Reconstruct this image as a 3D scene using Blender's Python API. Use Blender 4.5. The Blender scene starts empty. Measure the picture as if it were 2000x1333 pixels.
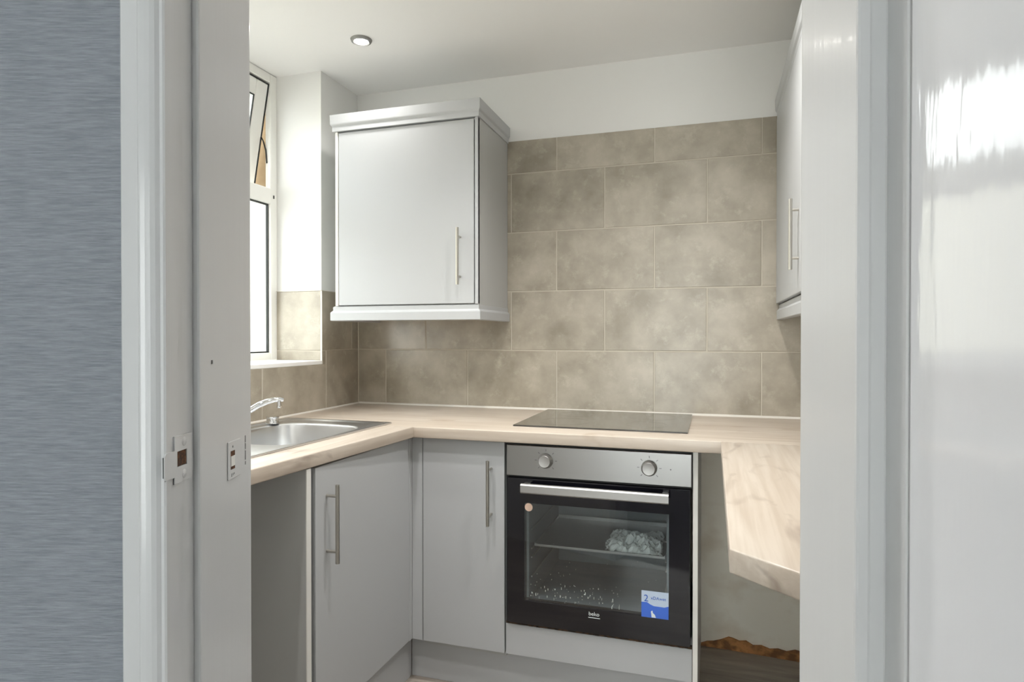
import bpy, bmesh, math, random
from mathutils import Matrix, Vector, noise as mnoise
random.seed(7)
scn = bpy.context.scene
col = scn.collection

# ------------------------------------------------------------------ camera
CAM = Vector((1.5772, -2.6114, 1.2238))
YAW = math.radians(17.527)
cd = bpy.data.cameras.new('camera')
cd.sensor_width = 36.0
cd.lens = 36.0 * 1239.7 / 2000.0
cd.clip_start = 0.01
cam = bpy.data.objects.new('camera', cd)
col.objects.link(cam)
cam.location = CAM
cam.rotation_euler = (math.radians(90 - 0.454), 0, YAW)
scn.camera = cam

# ------------------------------------------------------------------ world, exposure
world = bpy.data.worlds.new('overcast_sky')
scn.world = world
world.use_nodes = True
bg = world.node_tree.nodes['Background']
bg.inputs['Color'].default_value = (0.97, 0.985, 1.0, 1)
SKY = 3.2
bg.inputs['Strength'].default_value = SKY
scn.view_settings.view_transform = 'Standard'
scn.view_settings.look = 'None'
scn.view_settings.gamma = 1.0
scn.view_settings.use_curve_mapping = False
scn.view_settings.exposure = 1.45
scn.cycles.max_bounces = 14
scn.cycles.diffuse_bounces = 9
scn.cycles.glossy_bounces = 6
LAMP_W = 17.0

# frame of the doorway wall: local x runs across the opening, local y into the kitchen
FR = Matrix.Translation((CAM.x, CAM.y, 0)) @ Matrix.Rotation(YAW, 4, 'Z')
ID = Matrix.Identity(4)


WY0, WY1, WZ0, WZ1 = -1.45, -0.29, 1.12, 2.345      # kitchen window opening
HD0 = -2.4                                            # rear wall of the hall (local y)
HWX0, HWX1, HWZ0, HWZ1 = -1.75, -0.25, 0.10, 2.05  # hall window opening, sized and placed for light through the doorway
HXL = -2.65                                           # left wall of the hall (local x)


# ------------------------------------------------------------------ materials
def lin(c):
    return tuple(((v / 255) / 12.92 if v / 255 <= .04045 else ((v / 255 + .055) / 1.055) ** 2.4) for v in c) + (1,)


def mat(name, rgb, rough=0.5, metal=0.0, spec=0.5, coat=0.0, bump=None, var=None, emit=None):
    """bump = (scale vector, strength, distance, detail); var = (scale vector, other colour, contrast low, high)"""
    m = bpy.data.materials.new(name)
    m.use_nodes = True
    nt = m.node_tree
    b = nt.nodes['Principled BSDF']
    b.inputs['Base Color'].default_value = lin(rgb)
    b.inputs['Roughness'].default_value = rough
    b.inputs['Metallic'].default_value = metal
    b.inputs['Specular IOR Level'].default_value = spec
    b.inputs['Coat Weight'].default_value = coat
    b.inputs['Coat Roughness'].default_value = 0.05
    if emit:
        b.inputs['Emission Color'].default_value = lin(emit[0])
        b.inputs['Emission Strength'].default_value = emit[1]
    if bump or var:
        tc = nt.nodes.new('ShaderNodeTexCoord')
    if var:
        mp = nt.nodes.new('ShaderNodeMapping')
        mp.inputs['Scale'].default_value = var[0]
        nt.links.new(tc.outputs['Object'], mp.inputs['Vector'])
        nz = nt.nodes.new('ShaderNodeTexNoise')
        nz.inputs['Scale'].default_value = 1.0
        nz.inputs['Detail'].default_value = 5
        nt.links.new(mp.outputs[0], nz.inputs['Vector'])
        rp = nt.nodes.new('ShaderNodeValToRGB')
        rp.color_ramp.elements[0].position = var[2]
        rp.color_ramp.elements[1].position = var[3]
        rp.color_ramp.elements[0].color = lin(rgb)
        rp.color_ramp.elements[1].color = lin(var[1])
        nt.links.new(nz.outputs['Fac'], rp.inputs[0])
        nt.links.new(rp.outputs[0], b.inputs['Base Color'])
    if bump:
        mp = nt.nodes.new('ShaderNodeMapping')
        mp.inputs['Scale'].default_value = bump[0]
        nt.links.new(tc.outputs['Object'], mp.inputs['Vector'])
        nz = nt.nodes.new('ShaderNodeTexNoise')
        nz.inputs['Scale'].default_value = 1.0
        nz.inputs['Detail'].default_value = bump[3] if len(bump) > 3 else 4
        nt.links.new(mp.outputs[0], nz.inputs['Vector'])
        bp = nt.nodes.new('ShaderNodeBump')
        bp.inputs['Strength'].default_value = bump[1]
        bp.inputs['Distance'].default_value = bump[2]
        nt.links.new(nz.outputs['Fac'], bp.inputs['Height'])
        nt.links.new(bp.outputs[0], b.inputs['Normal'])
        if coat:
            nt.links.new(bp.outputs[0], b.inputs['Coat Normal'])
    return m


def glass(name, tint, refl=1.0, rough=0.0):
    m = bpy.data.materials.new(name)
    m.use_nodes = True
    nt = m.node_tree
    for n in list(nt.nodes):
        if n.type != 'OUTPUT_MATERIAL':
            nt.nodes.remove(n)
    out = nt.nodes['Material Output']
    t = nt.nodes.new('ShaderNodeBsdfTransparent')
    t.inputs[0].default_value = tint
    g = nt.nodes.new('ShaderNodeBsdfGlossy')
    g.inputs['Roughness'].default_value = rough
    f = nt.nodes.new('ShaderNodeLayerWeight')      # Schlick reflectance, the same on both faces of the pane
    f.inputs[0].default_value = 0.5
    pw = nt.nodes.new('ShaderNodeMath')
    pw.operation = 'POWER'
    pw.inputs[1].default_value = 5.0
    nt.links.new(f.outputs['Facing'], pw.inputs[0])
    ml = nt.nodes.new('ShaderNodeMath')
    ml.operation = 'MULTIPLY_ADD'
    ml.inputs[1].default_value = 0.95 * min(refl, 1.0)
    ml.inputs[2].default_value = 0.045 * refl
    mx = nt.nodes.new('ShaderNodeMixShader')
    nt.links.new(pw.outputs[0], ml.inputs[0])
    nt.links.new(ml.outputs[0], mx.inputs[0])
    nt.links.new(t.outputs[0], mx.inputs[1])
    nt.links.new(g.outputs[0], mx.inputs[2])
    nt.links.new(mx.outputs[0], out.inputs[0])
    return m


def tile_material():
    m = bpy.data.materials.new('stone_tile')
    m.use_nodes = True
    nt = m.node_tree
    L = nt.links.new
    b = nt.nodes['Principled BSDF']
    b.inputs['Roughness'].default_value = 0.34
    b.inputs['Specular IOR Level'].default_value = 0.8
    tc = nt.nodes.new('ShaderNodeTexCoord')
    oi = nt.nodes.new('ShaderNodeObjectInfo')
    off = nt.nodes.new('ShaderNodeVectorMath')
    off.operation = 'MULTIPLY_ADD'
    off.inputs[1].default_value = (37, 53, 71)
    L(oi.outputs['Random'], off.inputs[0])
    L(tc.outputs['Object'], off.inputs[2])

    def nz(scale, detail, rough):
        n = nt.nodes.new('ShaderNodeTexNoise')
        n.inputs['Scale'].default_value = scale
        n.inputs['Detail'].default_value = detail
        n.inputs['Roughness'].default_value = rough
        L(off.outputs[0], n.inputs['Vector'])
        return n
    n1 = nz(7.0, 5, 0.58)
    n2 = nz(17.0, 8, 0.72)
    r1 = nt.nodes.new('ShaderNodeValToRGB')
    e = r1.color_ramp.elements
    e[0].position, e[1].position = 0.30, 0.70
    e[0].color, e[1].color = lin((140, 132, 117)), lin((177, 169, 154))
    L(n1.outputs['Fac'], r1.inputs[0])
    r2 = nt.nodes.new('ShaderNodeValToRGB')
    e = r2.color_ramp.elements
    e[0].position, e[1].position = 0.54, 0.74
    e[0].color, e[1].color = (0, 0, 0, 1), (0.55, 0.55, 0.55, 1)
    L(n2.outputs['Fac'], r2.inputs[0])
    mx = nt.nodes.new('ShaderNodeMix')
    mx.data_type = 'RGBA'
    L(r2.outputs[0], mx.inputs[0])
    L(r1.outputs[0], mx.inputs[6])
    mx.inputs[7].default_value = lin((194, 188, 173))
    # tiles of a slightly different batch
    hs = nt.nodes.new('ShaderNodeHueSaturation')
    mr = nt.nodes.new('ShaderNodeMapRange')
    mr.inputs[3].default_value, mr.inputs[4].default_value = 0.95, 1.05
    L(oi.outputs['Random'], mr.inputs[0])
    L(mr.outputs[0], hs.inputs['Value'])
    L(mx.outputs[2], hs.inputs['Color'])
    L(hs.outputs[0], b.inputs['Base Color'])
    bp = nt.nodes.new('ShaderNodeBump')
    bp.inputs['Strength'].default_value = 0.15
    bp.inputs['Distance'].default_value = 0.002
    L(n2.outputs['Fac'], bp.inputs['Height'])
    L(bp.outputs[0], b.inputs['Normal'])
    return m


def wood_material(name, along, light, mid, dark, knot):
    """laminate with oak print; along = axis index of the grain"""
    m = bpy.data.materials.new(name)
    m.use_nodes = True
    nt = m.node_tree
    L = nt.links.new
    b = nt.nodes['Principled BSDF']
    b.inputs['Roughness'].default_value = 0.38
    tc = nt.nodes.new('ShaderNodeTexCoord')

    def nz(sa, sc, detail, dist=0.0):
        mp = nt.nodes.new('ShaderNodeMapping')
        s = [sc, sc, sc]
        s[along] = sa
        mp.inputs['Scale'].default_value = s
        L(tc.outputs['Object'], mp.inputs['Vector'])
        n = nt.nodes.new('ShaderNodeTexNoise')
        n.inputs['Scale'].default_value = 1
        n.inputs['Detail'].default_value = detail
        n.inputs['Distortion'].default_value = dist
        L(mp.outputs[0], n.inputs['Vector'])
        return n
    n1 = nz(1.2, 9, 4, 0.6)
    n2 = nz(3.0, 70, 3, 0.3)
    n3 = nz(4.0, 11, 3, 1.2)
    r1 = nt.nodes.new('ShaderNodeValToRGB')
    e = r1.color_ramp.elements
    e[0].position, e[1].position = 0.33, 0.66
    e[0].color, e[1].color = lin(mid), lin(light)
    L(n1.outputs['Fac'], r1.inputs[0])
    r2 = nt.nodes.new('ShaderNodeValToRGB')
    e = r2.color_ramp.elements
    e[0].position, e[1].position = 0.35, 0.62
    e[0].color, e[1].color = (0.45, 0.45, 0.45, 1), (0, 0, 0, 1)
    L(n2.outputs['Fac'], r2.inputs[0])
    mx = nt.nodes.new('ShaderNodeMix')
    mx.data_type = 'RGBA'
    L(r2.outputs[0], mx.inputs[0])
    L(r1.outputs[0], mx.inputs[6])
    mx.inputs[7].default_value = lin(dark)
    r3 = nt.nodes.new('ShaderNodeValToRGB')
    e = r3.color_ramp.elements
    e[0].position, e[1].position = 0.61, 0.74
    e[0].color, e[1].color = (0, 0, 0, 1), (0.6, 0.6, 0.6, 1)
    L(n3.outputs['Fac'], r3.inputs[0])
    m2 = nt.nodes.new('ShaderNodeMix')
    m2.data_type = 'RGBA'
    L(r3.outputs[0], m2.inputs[0])
    L(mx.outputs[2], m2.inputs[6])
    m2.inputs[7].default_value = lin(knot)
    L(m2.outputs[2], b.inputs['Base Color'])
    bp = nt.nodes.new('ShaderNodeBump')
    bp.inputs['Strength'].default_value = 0.08
    bp.inputs['Distance'].default_value = 0.001
    L(n2.outputs['Fac'], bp.inputs['Height'])
    L(bp.outputs[0], b.inputs['Normal'])
    return m


M = {}
M['tile'] = tile_material()
M['grout'] = mat('grout', (190, 184, 171), 0.9)
M['paint_wall'] = mat('wall_paint', (228, 228, 226), 0.7, bump=((30, 30, 30), 0.05, 0.002))
M['plaster'] = mat('bare_plaster', (240, 236, 224), 0.85, var=((5, 5, 7), (218, 206, 188), 0.5, 0.75),
                   bump=((18, 18, 18), 0.25, 0.004))
M['paint_ceiling'] = mat('ceiling_paint', (232, 232, 231), 0.75, bump=((25, 25, 25), 0.04, 0.002))
M['gloss_white'] = mat('white_gloss_paint', (201, 201, 201), 0.2, coat=0.05,
                       bump=((60, 60, 2.2), 0.10, 0.004, 3))
M['door_gloss'] = mat('white_gloss_door_paint', (212, 212, 215), 0.08, coat=0.12,
                      bump=((38, 38, 5.0), 0.16, 0.006, 3))
M['wallpaper'] = mat('woven_wallpaper', (127, 132, 140), 0.8, var=((55, 55, 700), (152, 156, 163), 0.3, 0.72),
                     bump=((70, 70, 800), 0.85, 0.0020, 6))
M['cab'] = mat('grey_cabinet', (181, 183, 185), 0.45)
M['cab_edge'] = mat('pale_panel_edge', (226, 225, 220), 0.45)
M['cab_body'] = mat('grey_cabinet_side', (178, 179, 178), 0.48)
M['raw'] = mat('raw_chipboard', (176, 138, 84), 0.9, var=((80, 80, 80), (132, 98, 58), 0.4, 0.65))
M['oak_x'] = wood_material('oak_laminate_along_back', 0, (197, 187, 175), (183, 170, 156), (163, 148, 132), (150, 128, 106))
M['oak_y'] = wood_material('oak_laminate_along_side', 1, (197, 187, 175), (183, 170, 156), (163, 148, 132), (128, 112, 100))
M['steel'] = mat('brushed_steel', (182, 181, 179), 0.5, 1.0, bump=((4, 4, 500), 0.05, 0.001))
M['steel_panel'] = mat('brushed_steel_panel', (168, 167, 165), 0.36, 1.0, bump=((3, 400, 400), 0.06, 0.001))
M['sink_steel'] = mat('sink_steel', (218, 219, 220), 0.30, 1.0)
M['chrome'] = mat('chrome', (225, 226, 228), 0.07, 1.0)
M['satin'] = mat('satin_handle_metal', (190, 186, 178), 0.28, 1.0)
M['black_glass'] = mat('black_glass', (15, 15, 22), 0.06, spec=0.5, coat=0.3)
M['hob_glass'] = mat('hob_glass', (30, 28, 26), 0.07, spec=1.0, coat=1.0)
M['black'] = mat('black_plastic', (18, 17, 16), 0.6)
M['gasket'] = mat('dark_gasket', (40, 44, 44), 0.6)
M['upvc'] = mat('white_upvc', (236, 236, 232), 0.28)
M['sill'] = mat('white_sill_board', (240, 240, 238), 0.35)
M['pane'] = glass('window_glass', (0.96, 0.98, 0.97, 1))
M['oven_pane'] = glass('tinted_oven_glass', (0.93, 0.96, 0.97, 1), 1.6)
M['enamel'] = mat('dark_oven_enamel', (122, 127, 130), 0.35)
M['foil'] = mat('clear_plastic_wrap', (232, 234, 230), 0.18, coat=0.6, spec=0.8)
M['vinyl'] = None
M['render'] = mat('cream_render', (206, 202, 188), 0.9, bump=((30, 30, 30), 0.2, 0.004))
M['brick'] = mat('tan_stone', (166, 147, 116), 0.9, var=((6, 6, 14), (154, 134, 104), 0.4, 0.6))
M['cream'] = mat('cream_masonry', (240, 238, 226), 0.8)
M['paving'] = mat('grey_paving', (150, 148, 142), 0.9)
M['white_print'] = mat('white_print', (220, 228, 228), 0.5)
M['blue_print'] = mat('blue_print', (52, 98, 190), 0.4)
M['sticker'] = mat('pale_blue_sticker', (190, 206, 226), 0.4)
M['sticker_blue'] = mat('blue_sticker', (66, 110, 210), 0.4)
M['peach'] = mat('peach_sticker', (226, 196, 176), 0.5)
M['mark'] = mat('dark_print', (96, 96, 96), 0.6)
M['rust'] = mat('bare_brown_wood', (104, 66, 40), 0.8, var=((400, 400, 300), (52, 36, 26), 0.4, 0.6))
M['broken'] = mat('broken_brown_plaster', (186, 132, 84), 0.95, var=((25, 25, 40), (122, 88, 58), 0.42, 0.62),
                  bump=((60, 60, 60), 0.6, 0.006))
M['dirt'] = mat('brown_dirt', (84, 62, 44), 0.95, var=((60, 60, 60), (40, 32, 26), 0.4, 0.6))
M['caulk'] = mat('white_sealant', (214, 210, 202), 0.4)
M['speck'] = mat('white_specks', (226, 226, 220), 0.6)
M['lens'] = mat('lamp_lens', (255, 252, 246), 0.3, emit=((255, 250, 242), 30.0))
M['nickel'] = mat('brushed_nickel', (150, 150, 148), 0.5, 0.8)
M['hall_paint'] = mat('hall_wall_paint', (220, 219, 216), 0.8)
M['carpet'] = mat('grey_carpet', (130, 126, 122), 1.0, bump=((300, 300, 300), 0.6, 0.004))


def vinyl_material():
    m = bpy.data.materials.new('grey_wood_vinyl')
    m.use_nodes = True
    nt = m.node_tree
    L = nt.links.new
    b = nt.nodes['Principled BSDF']
    b.inputs['Roughness'].default_value = 0.42
    tc = nt.nodes.new('ShaderNodeTexCoord')
    mp = nt.nodes.new('ShaderNodeMapping')
    mp.inputs['Rotation'].default_value = (0, 0, math.radians(38))
    mp.inputs['Scale'].default_value = (2.5, 26, 1)
    L(tc.outputs['Object'], mp.inputs['Vector'])
    n = nt.nodes.new('ShaderNodeTexNoise')
    n.inputs['Scale'].default_value = 1
    n.inputs['Detail'].default_value = 5
    n.inputs['Distortion'].default_value = 0.8
    L(mp.outputs[0], n.inputs['Vector'])
    r = nt.nodes.new('ShaderNodeValToRGB')
    e = r.color_ramp.elements
    e[0].position, e[1].position = 0.32, 0.70
    e[0].color, e[1].color = lin((126, 117, 109)), lin((176, 167, 157))
    L(n.outputs['Fac'], r.inputs[0])
    L(r.outputs[0], b.inputs['Base Color'])
    return m


M['vinyl'] = vinyl_material()


# ------------------------------------------------------------------ geometry helpers
def box(bm, x0, x1, y0, y1, z0, z1, bev=0.0, seg=1):
    t = bmesh.new()
    bmesh.ops.create_cube(t, size=1.0)
    for v in t.verts:
        v.co = Vector(((x0 + x1) / 2 + v.co.x * abs(x1 - x0), (y0 + y1) / 2 + v.co.y * abs(y1 - y0),
                       (z0 + z1) / 2 + v.co.z * abs(z1 - z0)))
    if bev:
        bmesh.ops.bevel(t, geom=t.edges[:], offset=bev, segments=seg, profile=0.6, affect='EDGES')
    merge(bm, t)
    return bm


def merge(bm, t):
    me = bpy.data.meshes.new('tmp')
    t.to_mesh(me)
    t.free()
    bm.from_mesh(me)
    bpy.data.meshes.remove(me)


def bx(*a, **k):
    return box(bmesh.new(), *a, **k)


def prism(bm, pts, z0, z1, bev=0.0, seg=2, holes=()):
    """extrude an outline (list of x,y) between two heights, with optional holes"""
    t = bmesh.new()
    eds = []
    for loop in [pts] + list(holes):
        vs = [t.verts.new((p[0], p[1], z0)) for p in loop]
        for i in range(len(vs)):
            eds.append(t.edges.new((vs[i], vs[(i + 1) % len(vs)])))
    if holes:
        bmesh.ops.triangle_fill(t, edges=eds, use_beauty=True, use_dissolve=False)
    else:
        t.faces.new(t.verts[:])
    r = bmesh.ops.extrude_face_region(t, geom=t.faces[:])
    for v in [g for g in r['geom'] if isinstance(g, bmesh.types.BMVert)]:
        v.co.z = z1
    bmesh.ops.recalc_face_normals(t, faces=t.faces[:])
    if bev:
        es = [e for e in t.edges if len(e.link_faces) == 2 and e.calc_face_angle() > 0.6 and
              not (abs(e.verts[0].co.z - e.verts[1].co.z) > 1e-5)]
        bmesh.ops.bevel(t, geom=es, offset=bev, segments=seg, profile=0.5, affect='EDGES')
    merge(bm, t)
    return bm


def extrude_profile(bm, prof, axis, a0, a1):
    """profile = list of 2D points in the plane normal to axis ('x','y','z'), swept from a0 to a1"""
    t = bmesh.new()

    def P(p, a):
        return {'x': (a, p[0], p[1]), 'y': (p[0], a, p[1]), 'z': (p[0], p[1], a)}[axis]
    A = [t.verts.new(P(p, a0)) for p in prof]
    B = [t.verts.new(P(p, a1)) for p in prof]
    n = len(prof)
    for i in range(n):
        t.faces.new((A[i], A[(i + 1) % n], B[(i + 1) % n], B[i]))
    t.faces.new(A)
    t.faces.new(B)
    bmesh.ops.recalc_face_normals(t, faces=t.faces[:])
    merge(bm, t)
    return bm


def mitred(bm, path, prof):
    """sweep a profile (outward offset, height) round an open plan path, outward = right-hand side"""
    t = bmesh.new()
    rings = []
    n = len(path)
    for i, p in enumerate(path):
        p = Vector(p)
        d0 = (p - Vector(path[i - 1])).normalized() if i > 0 else None
        d1 = (Vector(path[i + 1]) - p).normalized() if i < n - 1 else None
        d0 = d0 or d1
        d1 = d1 or d0
        n0, n1 = Vector((d0.y, -d0.x)), Vector((d1.y, -d1.x))
        m = (n0 + n1)
        m = m / max(m.dot(n0), 1e-6)
        rings.append([t.verts.new((p.x + m.x * o, p.y + m.y * o, z)) for o, z in prof])
    k = len(prof)
    for a, b in zip(rings, rings[1:]):
        for i in range(k):
            t.faces.new((a[i], a[(i + 1) % k], b[(i + 1) % k], b[i]))
    t.faces.new(rings[0])
    t.faces.new(rings[-1])
    bmesh.ops.recalc_face_normals(t, faces=t.faces[:])
    merge(bm, t)
    return bm


def tube(bm, pts, rad, n=12, cap=True):
    t = bmesh.new()
    pts = [Vector(p) for p in pts]
    rad = rad if isinstance(rad, (list, tuple)) else [rad] * len(pts)
    rings = []
    up = Vector((0, 0, 1))
    d = (pts[1] - pts[0]).normalized()
    if abs(d.dot(up)) > 0.95:
        up = Vector((1, 0, 0))
    for i, p in enumerate(pts):
        d = ((pts[min(i + 1, len(pts) - 1)] - pts[max(i - 1, 0)])).normalized()
        s = d.cross(up).normalized()
        u = s.cross(d).normalized()
        up = u
        rings.append([t.verts.new(p + rad[i] * (math.cos(a) * s + math.sin(a) * u))
                      for a in [2 * math.pi * k / n for k in range(n)]])
    for a, b in zip(rings, rings[1:]):
        for i in range(n):
            t.faces.new((a[i], a[(i + 1) % n], b[(i + 1) % n], b[i]))
    if cap:
        t.faces.new(rings[0])
        t.faces.new(rings[-1])
    bmesh.ops.recalc_face_normals(t, faces=t.faces[:])
    merge(bm, t)
    return bm


def lathe(bm, prof, n=28, origin=(0, 0, 0), axis=(0, 0, 1)):
    """prof = (radius, height) along axis"""
    t = bmesh.new()
    rings = []
    for r, h in prof:
        if r < 1e-6:
            rings.append([t.verts.new((0, 0, h))])
        else:
            rings.append([t.verts.new((r * math.cos(2 * math.pi * k / n), r * math.sin(2 * math.pi * k / n), h))
                          for k in range(n)])
    for a, b in zip(rings, rings[1:]):
        for i in range(n):
            j = (i + 1) % n
            if len(a) == 1 and len(b) > 1:
                t.faces.new((a[0], b[j], b[i]))
            elif len(b) == 1 and len(a) > 1:
                t.faces.new((a[i], a[j], b[0]))
            elif len(a) > 1:
                t.faces.new((a[i], a[j], b[j], b[i]))
    bmesh.ops.recalc_face_normals(t, faces=t.faces[:])
    q = Vector((0, 0, 1)).rotation_difference(Vector(axis))
    t.transform(Matrix.Translation(origin) @ q.to_matrix().to_4x4())
    merge(bm, t)
    return bm


def tag(o, label=None, cat=None, group=None, kind=None):
    if label:
        o['label'] = label
    if cat:
        o['category'] = cat
    if group:
        o['group'] = group
    if kind:
        o['kind'] = kind
    return o


def smooth(o, angle=40):
    me = o.data
    me.shade_smooth()
    me.set_sharp_from_angle(angle=math.radians(angle))
    return o


WM = {}


def empty(name, loc, label, cat=None, group=None, kind=None, rotz=0.0):
    o = bpy.data.objects.new(name, None)
    o.empty_display_size = 0.05
    col.objects.link(o)
    o.location = loc
    o.rotation_euler = (0, 0, rotz)
    WM[o.name] = Matrix.Translation(loc) @ Matrix.Rotation(rotz, 4, 'Z')
    return tag(o, label, cat, group, kind)


def part(name, bm, m, parent, space=ID, label=None, sm=False, kind=None):
    """child mesh; bm is in world coordinates (or in `space`)"""
    bm.transform(WM[parent.name].inverted() @ space)
    me = bpy.data.meshes.new(name)
    bm.to_mesh(me)
    bm.free()
    me.materials.append(m)
    o = bpy.data.objects.new(name, me)
    col.objects.link(o)
    o.parent = parent
    WM[o.name] = WM[parent.name]
    if sm:
        smooth(o)
    return tag(o, label, kind=kind)


def top(name, bm, m, label, cat=None, group=None, kind=None, space=ID, sm=False):
    """top-level single mesh with its origin at the middle of its underside"""
    bm.transform(space)
    bm.verts.ensure_lookup_table()
    xs = [v.co.x for v in bm.verts]
    ys = [v.co.y for v in bm.verts]
    zs = [v.co.z for v in bm.verts]
    loc = Vector(((min(xs) + max(xs)) / 2, (min(ys) + max(ys)) / 2, min(zs)))
    bm.transform(Matrix.Translation(-loc))
    me = bpy.data.meshes.new(name)
    bm.to_mesh(me)
    bm.free()
    me.materials.append(m)
    o = bpy.data.objects.new(name, me)
    col.objects.link(o)
    o.location = loc
    WM[o.name] = Matrix.Translation(loc)
    if sm:
        smooth(o)
    return tag(o, label, cat, group, kind)


def text_bm(s, size, M4):
    cu = bpy.data.curves.new('txt', 'FONT')
    cu.body = s
    cu.size = size
    cu.extrude = 0.0002
    cu.align_x = 'CENTER'
    cu.align_y = 'CENTER'
    o = bpy.data.objects.new('txt', cu)
    col.objects.link(o)
    dg = bpy.context.evaluated_depsgraph_get()
    me = bpy.data.meshes.new_from_object(o.evaluated_get(dg))
    bm = bmesh.new()
    bm.from_mesh(me)
    bm.transform(M4)
    bpy.data.objects.remove(o)
    bpy.data.curves.remove(cu)
    bpy.data.meshes.remove(me)
    return bm


# ================================================================== ROOM SHELL
H = 2.347          # ceiling
XR = 2.15          # right wall of the kitchen
DN, DF = 0.56, 0.718    # doorway wall: hall face and kitchen face (local y)
LX, RX = -0.2952, 0.3257  # stops of the doorway (local x)


def fr(x, d):
    v = FR @ Vector((x, d, 0))
    return (v.x, v.y)


kitchen_plan = [(-0.34, 0.13), (XR + 0.12, 0.13), (XR + 0.12, -1.55), fr(1.2, 0.64), fr(-1.75, 0.64), (-0.34, -2.6)]
top('floor', prism(bmesh.new(), kitchen_plan, -0.06, 0.0), M['vinyl'],
    'grey wood-effect vinyl kitchen floor in front of the oven', kind='structure')
top('ceiling', prism(bmesh.new(), kitchen_plan, H, H + 0.08), M['paint_ceiling'],
    'off-white painted kitchen ceiling', kind='structure')
hall_plan = [(HXL, 0.64), (HXL, HD0 - 0.14), (1.2, HD0 - 0.14), (1.2, 0.64)]
top('floor_hall', prism(bmesh.new(), hall_plan, -0.06, 0.0), M['carpet'],
    'grey carpeted floor of the room before the doorway', kind='structure', space=FR)
top('ceiling_hall', prism(bmesh.new(), hall_plan, H, H + 0.08), M['paint_ceiling'],
    'ceiling of the room before the doorway', kind='structure', space=FR)

# ---- back wall
wb = empty('wall_back', (1.0, 0.06, 0), 'white back wall tiled in taupe stone above the worktop', kind='structure')
part('wall_surface', bx(-0.34, XR + 0.12, 0.0065, 0.13, 0.905, H), M['paint_wall'], wb)
part('lower_plaster', bx(-0.34, XR + 0.12, 0.0065, 0.13, 0, 0.905), M['plaster'], wb, label='bare stained plaster under the worktop')
TT = 2.061
part('grout', bx(0.0, XR, 0.0018, 0.0066, 0.911, TT), M['grout'], wb)
wl = empty('wall_left', (-0.17, -1.2, 0), 'left kitchen wall with the window recess above the sink', kind='structure')
b = bmesh.new()
box(b, -0.34, -0.0065, -0.284, 0.006, 0, H)
box(b, -0.34, -0.0065, -2.62, -1.456, 0, H)
box(b, -0.34, -0.0065, -1.456, -0.284, 0, 1.103)
part('wall_surface', b, M['paint_wall'], wl)
b = bmesh.new()
box(b, -0.42, -0.34, -0.284, 0.13, -0.3, H + .3)
box(b, -0.42, -0.34, -2.62, -1.456, -0.3, H + .3)
box(b, -0.42, -0.34, -1.456, -0.284, -0.3, 1.10)
box(b, -0.42, -0.34, -1.456, -0.284, H, H + .3)
box(b, -0.34, -0.258, -0.290, -0.284, 1.86, H)
part('outer_reveal', bx(-0.425, -0.258, -0.291, -0.2838, 1.10, 1.86), M['cream'], wl, label='cream lower part of the outer reveal')  # reveal is cream up to the transom, tan stone above
part('outer_stone', b, M['brick'], wl, label='tan stone outside the window')
b = bmesh.new()
box(b, -0.0066, -0.0018, -0.29, 0.0, 0.911, 1.417)
box(b, -0.0066, -0.0018, -2.1, -0.29, 0.911, 1.104)
box(b, -0.228, -0.0066, -0.2882, -0.2835, 1.12, 1.417)
part('grout', b, M['grout'], wl)
G = 0.0025


def tile_mesh(sx, sy, sz):
    me = bpy.data.meshes.new('tile')
    b = bx(-sx / 2, sx / 2, -sy / 2, sy / 2, -sz / 2, sz / 2, bev=0.0012)
    b.to_mesh(me)
    b.free()
    me.materials.append(M['tile'])
    return me


TM = {}


def tile(parent, x0, x1, y0, y1, z0, z1):
    s = tuple(round(v, 4) for v in (x1 - x0, y1 - y0, z1 - z0))
    if s not in TM:
        TM[s] = tile_mesh(*s)
    o = bpy.data.objects.new('tile', TM[s])
    col.objects.link(o)
    o.parent = parent
    o.location = WM[parent.name].inverted() @ Vector(((x0 + x1) / 2, (y0 + y1) / 2, (z0 + z1) / 2))
    return o


rows = [(0.912, 1.162), (1.162, 1.415), (1.415, 1.668), (1.668, 1.921), (1.921, TT + G)]
for k, (z0, z1) in enumerate(rows):
    js = [0.0] + [0.143 + 0.4035 * i for i in range(5)] if k % 2 == 0 else [0.0] + [0.346 + 0.4035 * i for i in range(5)]
    js = [j for j in js if j < XR - 0.03] + [XR]
    for x0, x1 in zip(js, js[1:]):
        tile(wb, x0 + G, x1 - G, 0.0, 0.0064, z0 + G, z1 - G)
for y0, y1 in [(-0.26, 0.0), (-0.664, -0.26), (-1.068, -0.664), (-1.472, -1.068), (-1.876, -1.472)]:
    if y1 <= -0.26:
        tile(wl, -0.0064, 0.0, y0 + G, y1 - G, 0.914, 1.103)
    else:
        tile(wl, -0.0064, 0.0, y0 + G, y1 - G, 0.914, 1.160)
for y0, y1 in [(-0.057, 0.0), (-0.29, -0.057)]:
    tile(wl, -0.0064, 0.0, y0 + G, y1 - G, 1.164, 1.415)
tile(wl, -0.0064, 0.0, -0.29 + .001, -0.264, 1.105, 1.160)
tile(wl, -0.2275, -0.007, -0.29, -0.2836, 1.121, 1.158)
tile(wl, -0.2275, -0.007, -0.29, -0.2836, 1.163, 1.415)
part('corner_grout', bx(0.0, 0.0045, -0.0045, 0.0, 0.916, TT), M['grout'], wb)
# painted reveal lining above the reveal tiles is the wall itself; thin white edge trims
b = bmesh.new()
box(b, -0.007, 0.0012, -0.2915, -0.2885, 1.104, 1.419, bev=0.0008)
box(b, -0.228, 0.0012, -0.2915, -0.2835, 1.4155, 1.4185, bev=0.0005)
box(b, -0.007, 0.0012, -0.2915, 0.0, 1.4155, 1.4185, bev=0.0005)
part('tile_trim', b, M['caulk'], wl)

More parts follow.
